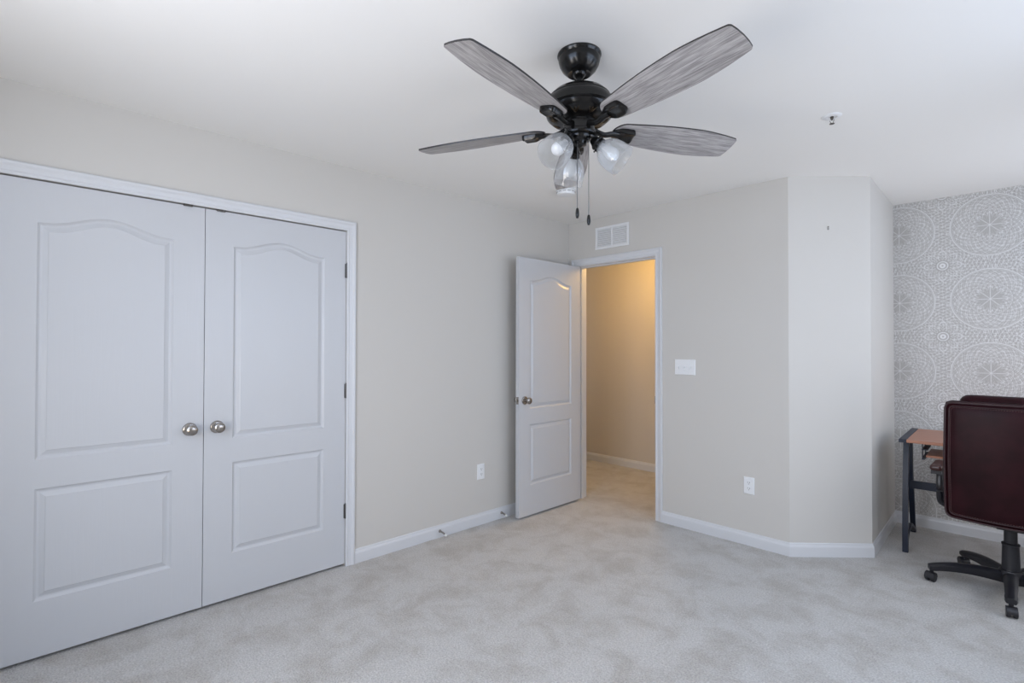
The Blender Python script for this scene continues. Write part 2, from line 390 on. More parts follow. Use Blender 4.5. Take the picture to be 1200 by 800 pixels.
window('window_3', 'y', *W3, XR+0.07, 'white double window at the right end of the desk alcove')

window('hall_fill_window', 'y', *W4, -5.14, 'white window added at the unseen hallway end to admit fill light')  # invented opening, there only to let the hall fill light in

# baseboards: profile (outward, height)
BP = [(0, 0), (0.0125, 0), (0.0125, 0.060), (0.0105, 0.068), (0.0075, 0.074), (0.0065, 0.082), (0.003, 0.0865), (0, 0.0865)]
def baseboard(name, pts, label, ends=None):
    """pts: polyline along the wall foot, room on the left-hand side of the walking direction reversed (right side)"""
    bm = bmesh.new(); cols = []
    n = len(pts)
    for i in range(n):
        d0 = Vector(pts[i]) - Vector(pts[i-1]) if i > 0 else Vector(pts[1]) - Vector(pts[0])
        d1 = Vector(pts[i+1]) - Vector(pts[i]) if i < n-1 else d0
        d0.normalize(); d1.normalize()
        na, nb = Vector((d0.y, -d0.x)), Vector((d1.y, -d1.x)); mm_ = (na+nb).normalized(); k = 1/mm_.dot(na)
        if ends and i in ends: mm_ = Vector(ends[i]).normalized(); k = 1/mm_.dot(na)
        cols.append([bm.verts.new((pts[i][0]+mm_.x*k*o_, pts[i][1]+mm_.y*k*o_, h_)) for o_, h_ in BP])
    for a_, b_ in zip(cols[:-1], cols[1:]):
        for k in range(len(BP)-1): bm.faces.new((a_[k], a_[k+1], b_[k+1], b_[k]))
    bm.faces.new(cols[0]); bm.faces.new(cols[-1][::-1])
    return struct(name, bm, M['trim'], label, 'baseboard')
CW = 0.058
def miter(p0, p1, p2):
    d0 = (Vector(p1)-Vector(p0)).normalized(); d1 = (Vector(p2)-Vector(p1)).normalized()
    return tuple((Vector((d0.y, -d0.x))+Vector((d1.y, -d1.x))).normalized())
baseboard('baseboard_left', [(XL, CL1+CW+0.001), (XL, YB)], 'white baseboard between the closet casing and the doorway corner', {1: (1, -1)})
baseboard('baseboard_rear_left', [(XL, YR), (XL, CL0-CW-0.001)], 'white baseboard left of the closet, beside the camera', {0: (1, 1)})
mA = miter((XL, YB), A, B); mB = miter(A, B, CC)
baseboard('baseboard_back', [(DX1+0.005+CW, YB), A], 'white baseboard right of the doorway below the outlet', {1: mA})
baseboard('baseboard_angled', [A, B], 'short white baseboard along the slanted wall', {0: mA, 1: mB})
mC = miter(B, CC, D)
baseboard('baseboard_alcove_side', [B, CC], 'white baseboard running back toward the desk corner', {0: mB, 1: mC})
baseboard('baseboard_alcove_back', [CC, D], 'white baseboard under the medallion wallpaper', {0: mC, 1: (-1, -1)})
baseboard('baseboard_right', [D, (XR, YR)], 'white baseboard along the window wall beside the camera', {0: (-1, -1), 1: (-1, 1)})
baseboard('baseboard_rear', [(XR, YR), (XL, YR)], 'white baseboard along the wall behind the camera', {0: (-1, 1), 1: (1, 1)})
baseboard('baseboard_hall', [(-5.08, YH), (CC[0]-TH, YH)], 'white baseboard seen in the hallway through the doorway')

# casings
CP = [(0, 0), (0, 0.009), (0.006, 0.0115), (0.012, 0.0115), (0.016, 0.009), (0.034, 0.0105), (0.044, 0.016), (0.052, 0.0165), (0.0575, 0.013), (0.0575, 0)]
def casing(bm, u0, u1, top, place):
    cols = []
    for o_, h_ in CP:
        cols.append([bm.verts.new(place(a_, b_, h_)) for a_, b_ in ((u0-o_, 0), (u0-o_, top+o_), (u1+o_, top+o_), (u1+o_, 0))])
    for a_, b_ in zip(cols[:-1], cols[1:]):
        for k in range(3): bm.faces.new((a_[k], a_[k+1], b_[k+1], b_[k]))
bm = bmesh.new(); casing(bm, CL0, CL1, CLT, lambda a_, b_, h_: (XL+h_, a_, b_))
struct('trim_1', bm, M['trim'], 'white moulded casing around the double closet doors', 'door casing')
bm = bmesh.new(); casing(bm, DX0-0.005, DX1+0.005, DT+0.005, lambda a_, b_, h_: (a_, YB-h_, b_))
box(bm, DX0-J, DX0, YB, YB+TH, 0, DT); box(bm, DX1, DX1+J, YB, YB+TH, 0, DT); box(bm, DX0-J, DX1+J, YB, YB+TH, DT, DT+J)
box(bm, DX0, DX0+0.011, YB+0.040, YB+0.075, 0, DT-0.011); box(bm, DX1-0.011, DX1, YB+0.040, YB+0.075, 0, DT-0.011); box(bm, DX0, DX1, YB+0.040, YB+0.075, DT-0.011, DT)
tr2 = struct('trim_2', bm, M['trim'], 'white casing and jamb around the open bedroom doorway', 'door casing')
bm = bmesh.new(); box(bm, DX1-0.0015, DX1+0.0005, YB-0.004, YB+0.034, 0.900, 0.958); box(bm, DX1-0.0022, DX1-0.0014, YB+0.008, YB+0.022, 0.916, 0.942)
build('strike_plate', bm, M['nickel'], tr2)['label'] = 'satin nickel strike plate'
bm = bmesh.new(); casing(bm, DX0-0.005, DX1+0.005, DT+0.005, lambda a_, b_, h_: (a_, YB+TH+h_, b_))
struct('trim_3', bm, M['trim'], 'white casing on the hallway side of the doorway', 'door casing')

# ------------------------------------------------------------------ moulded two-panel doors
DP = [(0, 0), (0.005, 0.0045), (0.009, 0.0078), (0.014, 0.0090), (0.018, 0.0088), (0.022, 0.0072), (0.034, 0.0028), (0.037, 0.0008), (0.040, 0.0008)]
def rect_loop(u0, u1, v0, v1): return [(u0, v0), (u1, v0), (u1, v1), (u0, v1)]
def arch_loop(u0, u1, v0, v1, rise, n=28):
    pts = [(u0, v0), (u1, v0)]
    for i in range(n+1):
        s_ = i/n; x_ = u1 + (u0-u1)*s_
        k = min(1, max(0, (s_-0.04)/0.92)); pts.append((x_, v1 + rise*(0.5-0.5*math.cos(2*PI*k))))
    return pts
def inset(pts, d):
    n = len(pts); out_ = []
    for i in range(n):
        p0, p1, p2 = Vector(pts[i-1]), Vector(pts[i]), Vector(pts[(i+1) % n])
        a_, b_ = (p1-p0).normalized(), (p2-p1).normalized()
        na, nb = Vector((-a_.y, a_.x)), Vector((-b_.y, b_.x)); mm_ = (na+nb).normalized()
        q = p1 + mm_*(d/mm_.dot(na)); out_.append((q.x, q.y))
    return out_
def door_leaf(name, parent, u0, W, z0, z1, T, st=0.134):
    bm = bmesh.new()
    gens = [lambda d: rect_loop(u0+st+d, u0+W-st-d, 0.252+d, 0.728-d), lambda d: arch_loop(u0+st+d, u0+W-st-d, 0.853+d, 1.865-d, 0.052)]
    loops = [g(0) for g in gens]
    outer = rect_loop(u0, u0+W, z0, z1)
    for side in (0, 1):
        def P(a_, b_, d): return (a_, d if side == 0 else T-d, b_)
        flat = [outer] + [l[::-1] for l in loops]
        tris = tessellate_polygon([[Vector((a_, b_, 0)) for a_, b_ in l] for l in flat])
        vv = [bm.verts.new(P(a_, b_, 0)) for l in flat for a_, b_ in l]
        for t_ in tris:
            try: bm.faces.new([vv[i] for i in t_])
            except ValueError: pass
        for g, l in zip(gens, loops):
            prev = None
            for d, h_ in DP:
                cur = [bm.verts.new(P(a_, b_, h_)) for a_, b_ in g(d)]
                if prev:
                    for i in range(len(l)): bm.faces.new((prev[i], prev[(i+1) % len(l)], cur[(i+1) % len(l)], cur[i]))
                prev = cur
            # inner field
            li = g(DP[-1][0])
            for t_ in tessellate_polygon([[Vector((a_, b_, 0)) for a_, b_ in li]]): bm.faces.new([prev[i] for i in t_])
    n = 4
    lo = [bm.verts.new((a_, 0, b_)) for a_, b_ in outer]; hi = [bm.verts.new((a_, T, b_)) for a_, b_ in outer]
    for i in range(4): bm.faces.new((lo[i], lo[(i+1) % 4], hi[(i+1) % 4], hi[i]))
    bmesh.ops.remove_doubles(bm, verts=bm.verts, dist=1e-5)
    return build(name, bm, M['door'], parent)
def knob(parent, u, z, side=-1, y=0.0):
    """round knob with rosette, axis along local -y (side -1) or +y"""
    mt = frame_to((0, side, 0), (u, y, z))
    bm = bmesh.new(); lathe(bm, [(0, 0), (0.0325, 0), (0.0325, 0.003), (0.030, 0.007), (0.024, 0.0095), (0.014, 0.011), (0, 0.011)], 32, mt)
    ro = build('rosette', bm, M['nickel'], None, smooth=True)
    bm = bmesh.new(); lathe(bm, [(0.0115, 0.010), (0.0105, 0.022), (0.014, 0.030), (0.0225, 0.036), (0.0262, 0.044), (0.0265, 0.051), (0.024, 0.058), (0.018, 0.062), (0.010, 0.0635), (0, 0.064)], 32, mt)
    k = build('door_knob', bm, M['nickel'], parent, smooth=True)
    ro.parent = k
    k['label'] = 'round satin nickel knob'
    return k
def hinge(parent, u, y, z, toward=1):
    bm = bmesh.new()
    lathe(bm, [(0, 0), (0.0045, 0), (0.0062, 0.002), (0.0062, 0.087), (0.0045, 0.089), (0.003, 0.093), (0, 0.094)], 12, Matrix.Translation((u, y, z)))
    box(bm, u-0.009, u+0.009, y+0.001, y+0.0060, z+0.002, z+0.087)
    h_ = build('hinge', bm, M['hinge'], parent, smooth=True); h_['label'] = 'satin nickel hinge'; return h_

GAPY = 0.7165
def closet_leaf(name, y0, W, knob_u, hinge_u, catch_u, label):
    d = empty(name, (XL-0.004, y0, 0), PI/2)
    tag(d, label, 'closet door', kind='structure')
    door_leaf('door_leaf', d, 0, W, 0.016, CLT-0.006, 0.034)
    knob(d, knob_u, 0.921)
    for z in (0.290, 1.022, 1.757): hinge(d, hinge_u, -0.007, z)
    bm = bmesh.new(); box(bm, catch_u-0.019, catch_u+0.019, -0.0125, 0.012, CLT-0.0100, CLT-0.0012)
    build('ball_catch', bm, M['brass'], d)['label'] = 'dark metal ball catch at the top edge'
    return d
Wc = GAPY - 0.0015 - (CL0+0.002)
closet_leaf('door_1', CL0+0.002, Wc, 0.653-CL0, -0.001, 0.637-CL0, 'left white arched two-panel closet door')
closet_leaf('door_2', GAPY+0.0015, CL1-0.002-GAPY-0.0015, 0.776-GAPY, CL1-GAPY-0.002, 0.787-GAPY, 'right white arched two-panel closet door')

d3 = empty('door_3', (-2.850, 3.594, 0), PI/2+math.radians(0.6))
tag(d3, 'white two-panel bedroom door standing open against the left wall', 'door', kind='structure')
DW = 0.760
door_leaf('door_leaf', d3, -DW, DW, 0.016, 2.040, 0.035, 0.122)
knob(d3, -DW+0.062, 0.921); knob(d3, -DW+0.062, 0.921, 1, 0.035)
bm = bmesh.new(); box(bm, -DW-0.0012, -DW+0.0008, 0.006, 0.029, 0.893, 0.950); box(bm, -DW-0.009, -DW, 0.012, 0.023, 0.911, 0.932)
build('latch', bm, M['nickel'], d3)['label'] = 'satin nickel latch plate on the door edge'
for z in (0.24, 1.02, 1.78):
    bm = bmesh.new(); lathe(bm, [(0, 0), (0.006, 0), (0.006, 0.09), (0, 0.09)], 12, Matrix.Translation((0.003, 0.040, z))); box(bm, -0.0005, 0.0012, 0.004, 0.038, z, z+0.09)
    build('hinge', bm, M['nickel'], d3, smooth=True)['label'] = 'satin nickel hinge'

# ------------------------------------------------------------------ small wall and ceiling fittings
def plate(bm, hw, hh, t=0.006):
    """bevelled cover plate in the local xz plane, front toward -y"""
    o_ = [(-hw, -hh), (hw, -hh), (hw, hh), (-hw, hh)]
    a_ = [bm.verts.new((x, 0, z)) for x, z in o_]; b_ = [bm.verts.new((x, -t*0.4, z)) for x, z in o_]
    c_ = [bm.verts.new((x*(1-0.004/hw), -t, z*(1-0.004/hh))) for x, z in o_]
    for r0, r1 in ((a_, b_), (b_, c_)):
        for i in range(4): bm.faces.new((r0[i], r0[(i+1) % 4], r1[(i+1) % 4], r1[i]))
    bm.faces.new(c_); bm.faces.new(a_[::-1])
def outlet(loc, rz, label):
    t = empty('wall_outlet', loc, rz); tag(t, label, 'outlet')
    bm = bmesh.new(); plate(bm, 0.035, 0.0575); build('cover_plate', bm, M['plate'], t)
    for s_ in (-1, 1):
        bm = bmesh.new()
        pts = [(0.0165*math.copysign(abs(math.cos(q))**0.6, math.cos(q)), 0.0140*math.copysign(abs(math.sin(q))**0.6, math.sin(q))) for q in [2*PI*i/24 for i in range(24)]]
        f0 = [bm.verts.new((x, -0.0055, z+s_*0.0195)) for x, z in pts]; f1 = [bm.verts.new((x, -0.0085, z+s_*0.0195)) for x, z in pts]
        for i in range(24): bm.faces.new((f0[i], f0[(i+1) % 24], f1[(i+1) % 24], f1[i]))
        bm.faces.new(f1)
        rc = build('receptacle', bm, M['plate'], t)
        bm = bmesh.new(); zc = s_*0.0195
        for x in (-0.0065, 0.0065): box(bm, x-0.0012, x+0.0012, -0.0090, -0.0084, zc-0.001, zc+0.008)
        lathe(bm, [(0, 0), (0.0026, 0), (0.0026, 0.0006), (0, 0.0006)], 10, frame_to((0, -1, 0), (0, -0.0084, zc-0.0075)))
        build('socket_slots', bm, M['plate_dark'], rc)['label'] = 'dark socket slots'
    bm = bmesh.new(); lathe(bm, [(0, 0), (0.003, 0), (0.0025, 0.001), (0, 0.0012)], 12, frame_to((0, -1, 0), (0, -0.006, 0))); build('screw', bm, M['plate'], t, smooth=True)
outlet((-1.411, YB, 0.402), 0, 'white duplex outlet low on the wall right of the doorway')
outlet((XL, 2.572, 0.396), PI/2, 'white duplex outlet low on the left wall between closet and open door')
t = empty('light_switch', (-1.873, YB, 1.190)); tag(t, 'white triple toggle light switch plate right of the doorway', 'light switch')
bm = bmesh.new(); plate(bm, 0.0815, 0.0575); build('cover_plate', bm, M['plate'], t)
for x in (-0.046, 0, 0.046):
    bm = bmesh.new(); box(bm, x-0.0055, x+0.0055, -0.0068, -0.0055, -0.013, 0.013)
    sl = build('switch_slot', bm, M['plate'], t)
    bm = bmesh.new()
    vs = [bm.verts.new(q) for q in ((x-0.004,-0.0065,-0.007),(x+0.004,-0.0065,-0.007),(x+0.004,-0.0065,0.006),(x-0.004,-0.0065,0.006),(x-0.003,-0.019,-0.012),(x+0.003,-0.019,-0.012),(x+0.003,-0.020,-0.006),(x-0.003,-0.020,-0.006))]
    for f in ((0,3,2,1),(4,5,6,7),(0,1,5,4),(1,2,6,5),(2,3,7,6),(3,0,4,7)): bm.faces.new([vs[i] for i in f])
    build('toggle', bm, M['plate'], t)
    for z in (-0.030, 0.030):
        bm = bmesh.new(); lathe(bm, [(0, 0), (0.0028, 0), (0.002, 0.0012), (0, 0.0013)], 10, frame_to((0, -1, 0), (x, -0.006, z)))
        build('screw', bm, M['plate'], t)

# return air grille
t = empty('air_vent', (-2.5225, YB, 2.2625)); tag(t, 'white two-section louvred air return vent above the doorway', 'vent')
bm = bmesh.new(); hw, hh = 0.1675, 0.094
for x0, x1, z0, z1 in ((-hw, hw, hh-0.021, hh), (-hw, hw, -hh, -hh+0.021), (-hw, -hw+0.021, -hh+0.021, hh-0.021), (hw-0.021, hw, -hh+0.021, hh-0.021), (-0.006, 0.006, -hh+0.021, hh-0.021)):
    box(bm, x0, x1, -0.008, 0, z0, z1)
build('vent_frame', bm, M['white'], t, bevel=0.002)
bm = bmesh.new(); box(bm, -hw+0.02, hw-0.02, -0.0006, -0.0002, -hh+0.02, hh-0.02); build('backing', bm, M['slot_grey'], t)
for s_ in (-1, 1):
    for k in range(9):
        z = -hh+0.028+k*(2*hh-0.056)/8
        x0, x1 = (-hw+0.021, -0.006) if s_ < 0 else (0.006, hw-0.021)
        bm = bmesh.new()
        vs = [bm.verts.new(q) for q in ((x0,-0.0075,z-0.006),(x1,-0.0075,z-0.006),(x1,-0.001,z+0.006),(x0,-0.001,z+0.006),(x0,-0.0062,z-0.0065),(x1,-0.0062,z-0.0065),(x1,-0.0002,z+0.0055),(x0,-0.0002,z+0.0055))]
        for f in ((0,3,2,1),(4,5,6,7),(0,1,5,4),(1,2,6,5),(2,3,7,6),(3,0,4,7)): bm.faces.new([vs[i] for i in f])
        build('louver', bm, M['white'], t)

# smoke detector
t = empty('smoke_detector', (-2.345, 2.800, ZC)); tag(t, 'round white smoke detector on the ceiling beyond the fan', 'smoke detector')
bm = bmesh.new(); lathe(bm, [(0, 0), (0.070, 0), (0.070, -0.008), (0.066, -0.010), (0, -0.010)], 40); build('mounting_ring', bm, M['plate'], t, smooth=True)
bm = bmesh.new(); lathe(bm, [(0.062, -0.010), (0.064, -0.014), (0.063, -0.026), (0.058, -0.036), (0.040, -0.041), (0.0, -0.042)], 40); build('detector_body', bm, M['plate'], t, smooth=True)
for k in range(12):
    a_ = k*PI/6; bm = bmesh.new(); box(bm, -0.011, 0.011, -0.0012, 0.0012, -0.0215, -0.0185)
    o = build('vent_slot', bm, M['plate_dark'], t, loc=(0.0632*math.sin(a_), -0.0632*math.cos(a_), 0), rot=(0, 0, a_)); o['label'] = 'dark vent slot'
# sprinkler
t = empty('fire_sprinkler', (-0.707, 2.811, ZC)); tag(t, 'small fire sprinkler head in a white ring on the ceiling right of the fan', 'sprinkler')
bm = bmesh.new(); lathe(bm, [(0, 0), (0.041, 0), (0.041, -0.002), (0.034, -0.006), (0.022, -0.007), (0.017, -0.003), (0, -0.003)], 36); build('escutcheon', bm, M['white'], t, smooth=True)
bm = bmesh.new(); lathe(bm, [(0, -0.003), (0.007, -0.003), (0.007, -0.010), (0.005, -0.012), (0.004, -0.02), (0, -0.02)], 20)
for s_ in (-1, 1): tube(bm, [(s_*0.005, 0, -0.010), (s_*0.009, 0, -0.022), (s_*0.003, 0, -0.034)], 0.0012, 8)
build('sprinkler_frame', bm, M['brass'], t, smooth=True)
bm = bmesh.new(); lathe(bm, [(0, -0.033), (0.004, -0.034), (0.011, -0.036), (0.011, -0.0375), (0, -0.0375)], 20); build('deflector', bm, M['brass'], t, smooth=True)
# nail hook
nrm = Vector((0.364, -0.373, 0)).normalized()
t = empty('picture_hook', (-0.9785, 3.7845, 2.108), math.atan2(0.364, 0.373)); tag(t, 'tiny metal picture nail high on the slanted wall', 'nail')
bm = bmesh.new(); tube(bm, [(0, 0.0, 0.004), (0, -0.012, 0.008)], 0.0018, 8); build('nail', bm, M['nickel'], t)
bm = bmesh.new(); box(bm, -0.003, 0.003, -0.003, 0.0, -0.012, 0.010); tube(bm, [(0, -0.002, -0.010), (0, -0.009, -0.012), (0, -0.010, -0.005)], 0.0015, 6); build('hook', bm, M['nickel'], t)
# spring door stops
def door_stop(y, label, L=0.075, z=0.045):
    t = empty('door_stop', (XL+0.0125, y, z)); tag(t, label, 'door stop')
    mt = frame_to((1, 0, 0), (0, 0, 0))
    bm = bmesh.new(); lathe(bm, [(0, 0), (0.011, 0), (0.010, 0.004), (0.006, 0.010), (0, 0.010)], 20, mt); build('base', bm, M['nickel'], t, smooth=True)
    bm = bmesh.new(); pts = []
    for i in range(14*10+1): a_ = 2*PI*i/10; pts.append((0.008+(L-0.018)*i/140, 0.0050*math.cos(a_), 0.0050*math.sin(a_)-0.010*(i/140)**2))
    tube(bm, pts, 0.0013, 5); build('spring', bm, M['nickel'], t, smooth='all')
    bm = bmesh.new(); lathe(bm, [(0, 0), (0.0075, 0), (0.0085, 0.004), (0.0075, 0.012), (0.004, 0.014), (0, 0.014)], 16, frame_to((1, 0, -0.12), (L-0.012, 0, -0.010)))
    build('bumper_tip', bm, M['rubber'], t, smooth=True)['label'] = 'white rubber tip'
door_stop(2.185, 'spring door stop on the left baseboard midway between closet and open door')
door_stop(2.775, 'spring door stop on the baseboard at the free edge of the open door', L=0.060)

# hallway ceiling lamp (out of the picture, lights the hall)
t = empty('ceiling_light', (-2.60, 4.28, ZC)); tag(t, 'warm round ceiling light in the hallway, outside the view', 'ceiling light')
bm = bmesh.new(); lathe(bm, [(0, 0), (0.15, 0), (0.15, -0.02), (0, -0.02)], 32); build('lamp_base', bm, M['white'], t, smooth=True)
bm = bmesh.new(); lathe(bm, [(0.14, -0.02), (0.13, -0.05), (0.09, -0.08), (0, -0.095)], 32); build('lamp_shade', bm, M['lamp_glow'], t, smooth=True)
ld = bpy.data.lights.new('hall_lamp', 'POINT'); ld.energy = 21; ld.color = (1.0, 0.58, 0.15); ld.shadow_soft_size = 0.12
lo = bpy.data.objects.new('hall_lamp', ld); COL.objects.link(lo); lo.location = (-2.60, 4.28, ZC-0.20)

# ------------------------------------------------------------------ ceiling fan
BX, BY, BZ = -1.224, 1.539, 2.375          # ball joint
fan = empty('ceiling_fan', (BX, BY, ZC))
tag(fan, 'black five-blade ceiling fan with grey wood blades and three glass lamp shades', 'ceiling fan')
bm = bmesh.new(); lathe(bm, [(0, 0), (0.082, 0), (0.083, -0.006), (0.080, -0.012), (0.078, -0.015), (0.0785, -0.022), (0.074, -0.040), (0.064, -0.058), (0.050, -0.072), (0.044, -0.076), (0.040, -0.074), (0.026, -0.072), (0, -0.071)], 48)
build('canopy', bm, M['black'], fan, smooth=True)
tilt = Vector((-0.031, 0.028, 1)).normalized().to_track_quat('Z', 'Y')
# the body hangs from the ball joint; parts get this transform baked in
TM = Matrix.Translation((0, 0, BZ-ZC)) @ Vector((0, 0, 1)).rotation_difference(Vector((-0.022, 0.020, 1)).normalized()).to_matrix().to_4x4()
def fpart(name, bm, mat, parent=None, **k):
    bmesh.ops.transform(bm, matrix=TM, verts=bm.verts)
    return build(name, bm, mat, parent or fan, **k)
bm = bmesh.new(); lathe(bm, [(0, 0.028), (0.018, 0.024), (0.027, 0.012), (0.028, 0.0), (0.025, -0.012), (0.019, -0.020), (0.014, -0.022)], 32); fpart('hanger_ball', bm, M['black'], smooth=True)
bm = bmesh.new(); lathe(bm, [(0, -0.008), (0.0125, -0.010), (0.0125, -0.062), (0.016, -0.066), (0, -0.070)], 24); fpart('downrod', bm, M['black'], smooth=True)
ZB = -0.214                                 # blade plane below the ball
bm = bmesh.new()
lathe(bm, [(0.0, -0.052), (0.017, -0.052), (0.019, -0.058), (0.045, -0.063), (0.075, -0.073), (0.100, -0.088), (0.112, -0.101), (0.116, -0.104), (0.116, -0.109), (0.120, -0.113),
           (0.128, -0.122), (0.130, -0.136), (0.130, -0.150), (0.125, -0.155), (0.127, -0.160), (0.123, -0.172), (0.110, -0.184), (0.088, -0.192), (0.064, -0.195), (0.052, -0.196), (0, -0.196)], 64)
fpart('motor_housing', bm, M['black'], smooth=True)
# gilt leaf vents on the underside of the motor
for k in range(10):
    a_ = k*2*PI/10 + 0.2; bm = bmesh.new()
    for s_ in (-1, 0, 1):
        pts = [((0.082+0.03*q)*math.cos(a_+s_*0.15*q), (0.082+0.03*q)*math.sin(a_+s_*0.15*q), -0.193+0.012*q*q) for q in (0, 0.25, 0.5, 0.75, 1)]
        tube(bm, pts, [0.0012, 0.0028, 0.003, 0.002, 0.0006], 6)
    fpart('vent_ornament', bm, M['fan_gold'], smooth='all')
bm = bmesh.new(); lathe(bm, [(0, -0.188), (0.060, -0.188), (0.062, -0.192), (0.062, -0.200), (0.057, -0.204), (0.056, -0.232), (0.061, -0.236), (0.062, -0.243), (0.060, -0.249), (0.044, -0.252), (0.043, -0.258), (0.038, -0.266), (0.028, -0.272), (0.024, -0.282), (0.012, -0.285), (0.006, -0.291), (0, -0.292)], 40)
fpart('switch_housing', bm, M['black'], smooth=True)

# blades
PIT = math.radians(-13.2)
a0 = math.radians(-10.15)
R0, R1 = 0.135, 0.662
def half_w(s_, side):
    # s_ 0..1 from root to tip; rounded root, fullest at two thirds, tapering to the tip
    base = 0.047 + 0.030*math.sin(min(1, s_/0.66)*PI/2) - (0.0215*((s_-0.66)/0.34)**1.6 if s_ > 0.66 else 0)
    if s_ < 0.075: base *= math.sqrt(max(0, 1-((0.075-s_)/0.075)**2))*0.96 + 0.04*(s_/0.075)
    return base
outl = []
NS = 40
ss = [0.0005, 0.005, 0.012, 0.022, 0.035, 0.05, 0.065] + [0.08+0.905*i/NS for i in range(NS+1)]
for s_ in ss: outl.append((R0+(R1-R0)*s_, half_w(s_, 1)))
tipw = half_w(0.985, 1)
for q in (0.25, 0.5, 0.75): outl.append((R1-(R1-R0)*0.015*(1-q)**2 + 0.000, tipw - 0.010*q))
outl.append((R1+0.003, tipw*0.5)); outl.append((R1+0.0045, 0))
full = outl + [(x, -y) for x, y in outl[-2::-1]]
BR = [Matrix.Rotation(a0+k*2*PI/5, 4, 'Z') @ Matrix.Translation((0, 0, ZB)) @ Matrix.Rotation(PIT, 4, 'X') for k in range(5)]
tips = [None]*5
# first blade and bracket are built once, the others are copies turned about the hub
def make_blade():
    bm = bmesh.new(); t2 = 0.003
    lo = [bm.verts.new((x, y, -t2)) for x, y in full]; hi = [bm.verts.new((x, y, t2)) for x, y in full]
    f = bm.faces.new(lo[::-1]); g = bm.faces.new(hi)
    n = len(full)
    for i in range(n): bm.faces.new((lo[i], lo[(i+1) % n], hi[(i+1) % n], hi[i])).material_index = 1
    return bm
def make_bracket():
    bm = bmesh.new()
    # curved arm from the flywheel, dipping then rising to the leaf-shaped pad under the blade
    R_inv = Matrix.Rotation(-PIT, 4, 'X')
    ctrl = [(0.050, 0.0, 0.000), (0.074, 0, -0.010), (0.102, 0, -0.016), (0.132, 0, -0.011), (0.160, 0, -0.010)]
    pts = smooth_pts([R_inv @ Vector(q) if i < 3 else Vector(q) for i, q in enumerate(ctrl)], 6)
    n = len(pts)
    tube(bm, pts, [0.0125-0.002*math.sin(PI*i/(n-1)) + 0.003*(i/(n-1)) for i in range(n)], 12, flat=0.75)
    # pad: plump rounded tongue, hollowed underneath, raised rim
    NP = 24; rows = []
    for i in range(NP+1):
        s_ = i/NP; x_ = 0.134 + 0.090*s_
        w = 0.012 + 0.019*min(1, s_/0.32)**0.7 if s_ < 0.32 else 0.031 + 0.002*math.sin(PI*(s_-0.32)/0.68)
        if s_ > 0.84: w *= math.sqrt(max(0.0, 1-((s_-0.84)/0.16)**2))*0.42 + 0.58
        dp = 0.006 + 0.014*min(1, s_/0.5)
        if s_ > 0.93: dp *= 1 - 0.35*((s_-0.93)/0.07)
        rows.append([bm.verts.new((x_, w*q, -0.0035-dp*h_)) for q, h_ in ((-1, 0.05), (-0.99, 0.6), (-0.92, 0.93), (-0.80, 1.0), (-0.62, 0.86), (0, 0.74), (0.62, 0.86), (0.80, 1.0), (0.92, 0.93), (0.99, 0.6), (1, 0.05))])
    for a_, b_ in zip(rows[:-1], rows[1:]):
        for k in range(10): bm.faces.new((a_[k], a_[k+1], b_[k+1], b_[k]))
    # close with top sheet
    tops = [[bm.verts.new((r_[0].co.x, r_[0].co.y, -0.0031)), bm.verts.new((r_[0].co.x, r_[-1].co.y, -0.0031))] for r_ in rows]
    for i in range(NP):
        bm.faces.new((tops[i][0], tops[i][1], tops[i+1][1], tops[i+1][0]))
        bm.faces.new((rows[i][0], rows[i+1][0], tops[i+1][0], tops[i][0])); bm.faces.new((rows[i][-1], tops[i][1], tops[i+1][1], rows[i+1][-1]))
    bm.faces.new(rows[-1] + [tops[-1][1], tops[-1][0]]); bm.faces.new([tops[0][0], tops[0][1]] + rows[0][::-1])
    return bm
blade0 = build('fan_blade', make_blade(), [M['blade'], M['blade_edge']], fan)
brk0 = build('blade_bracket', make_bracket(), M['black'], fan, smooth=True)
for k in range(5):
    for src in (blade0, brk0):
        o = src if k == 0 else src.copy()
        if k: COL.objects.link(o); o.parent = fan
        o.matrix_local = TM @ BR[k]

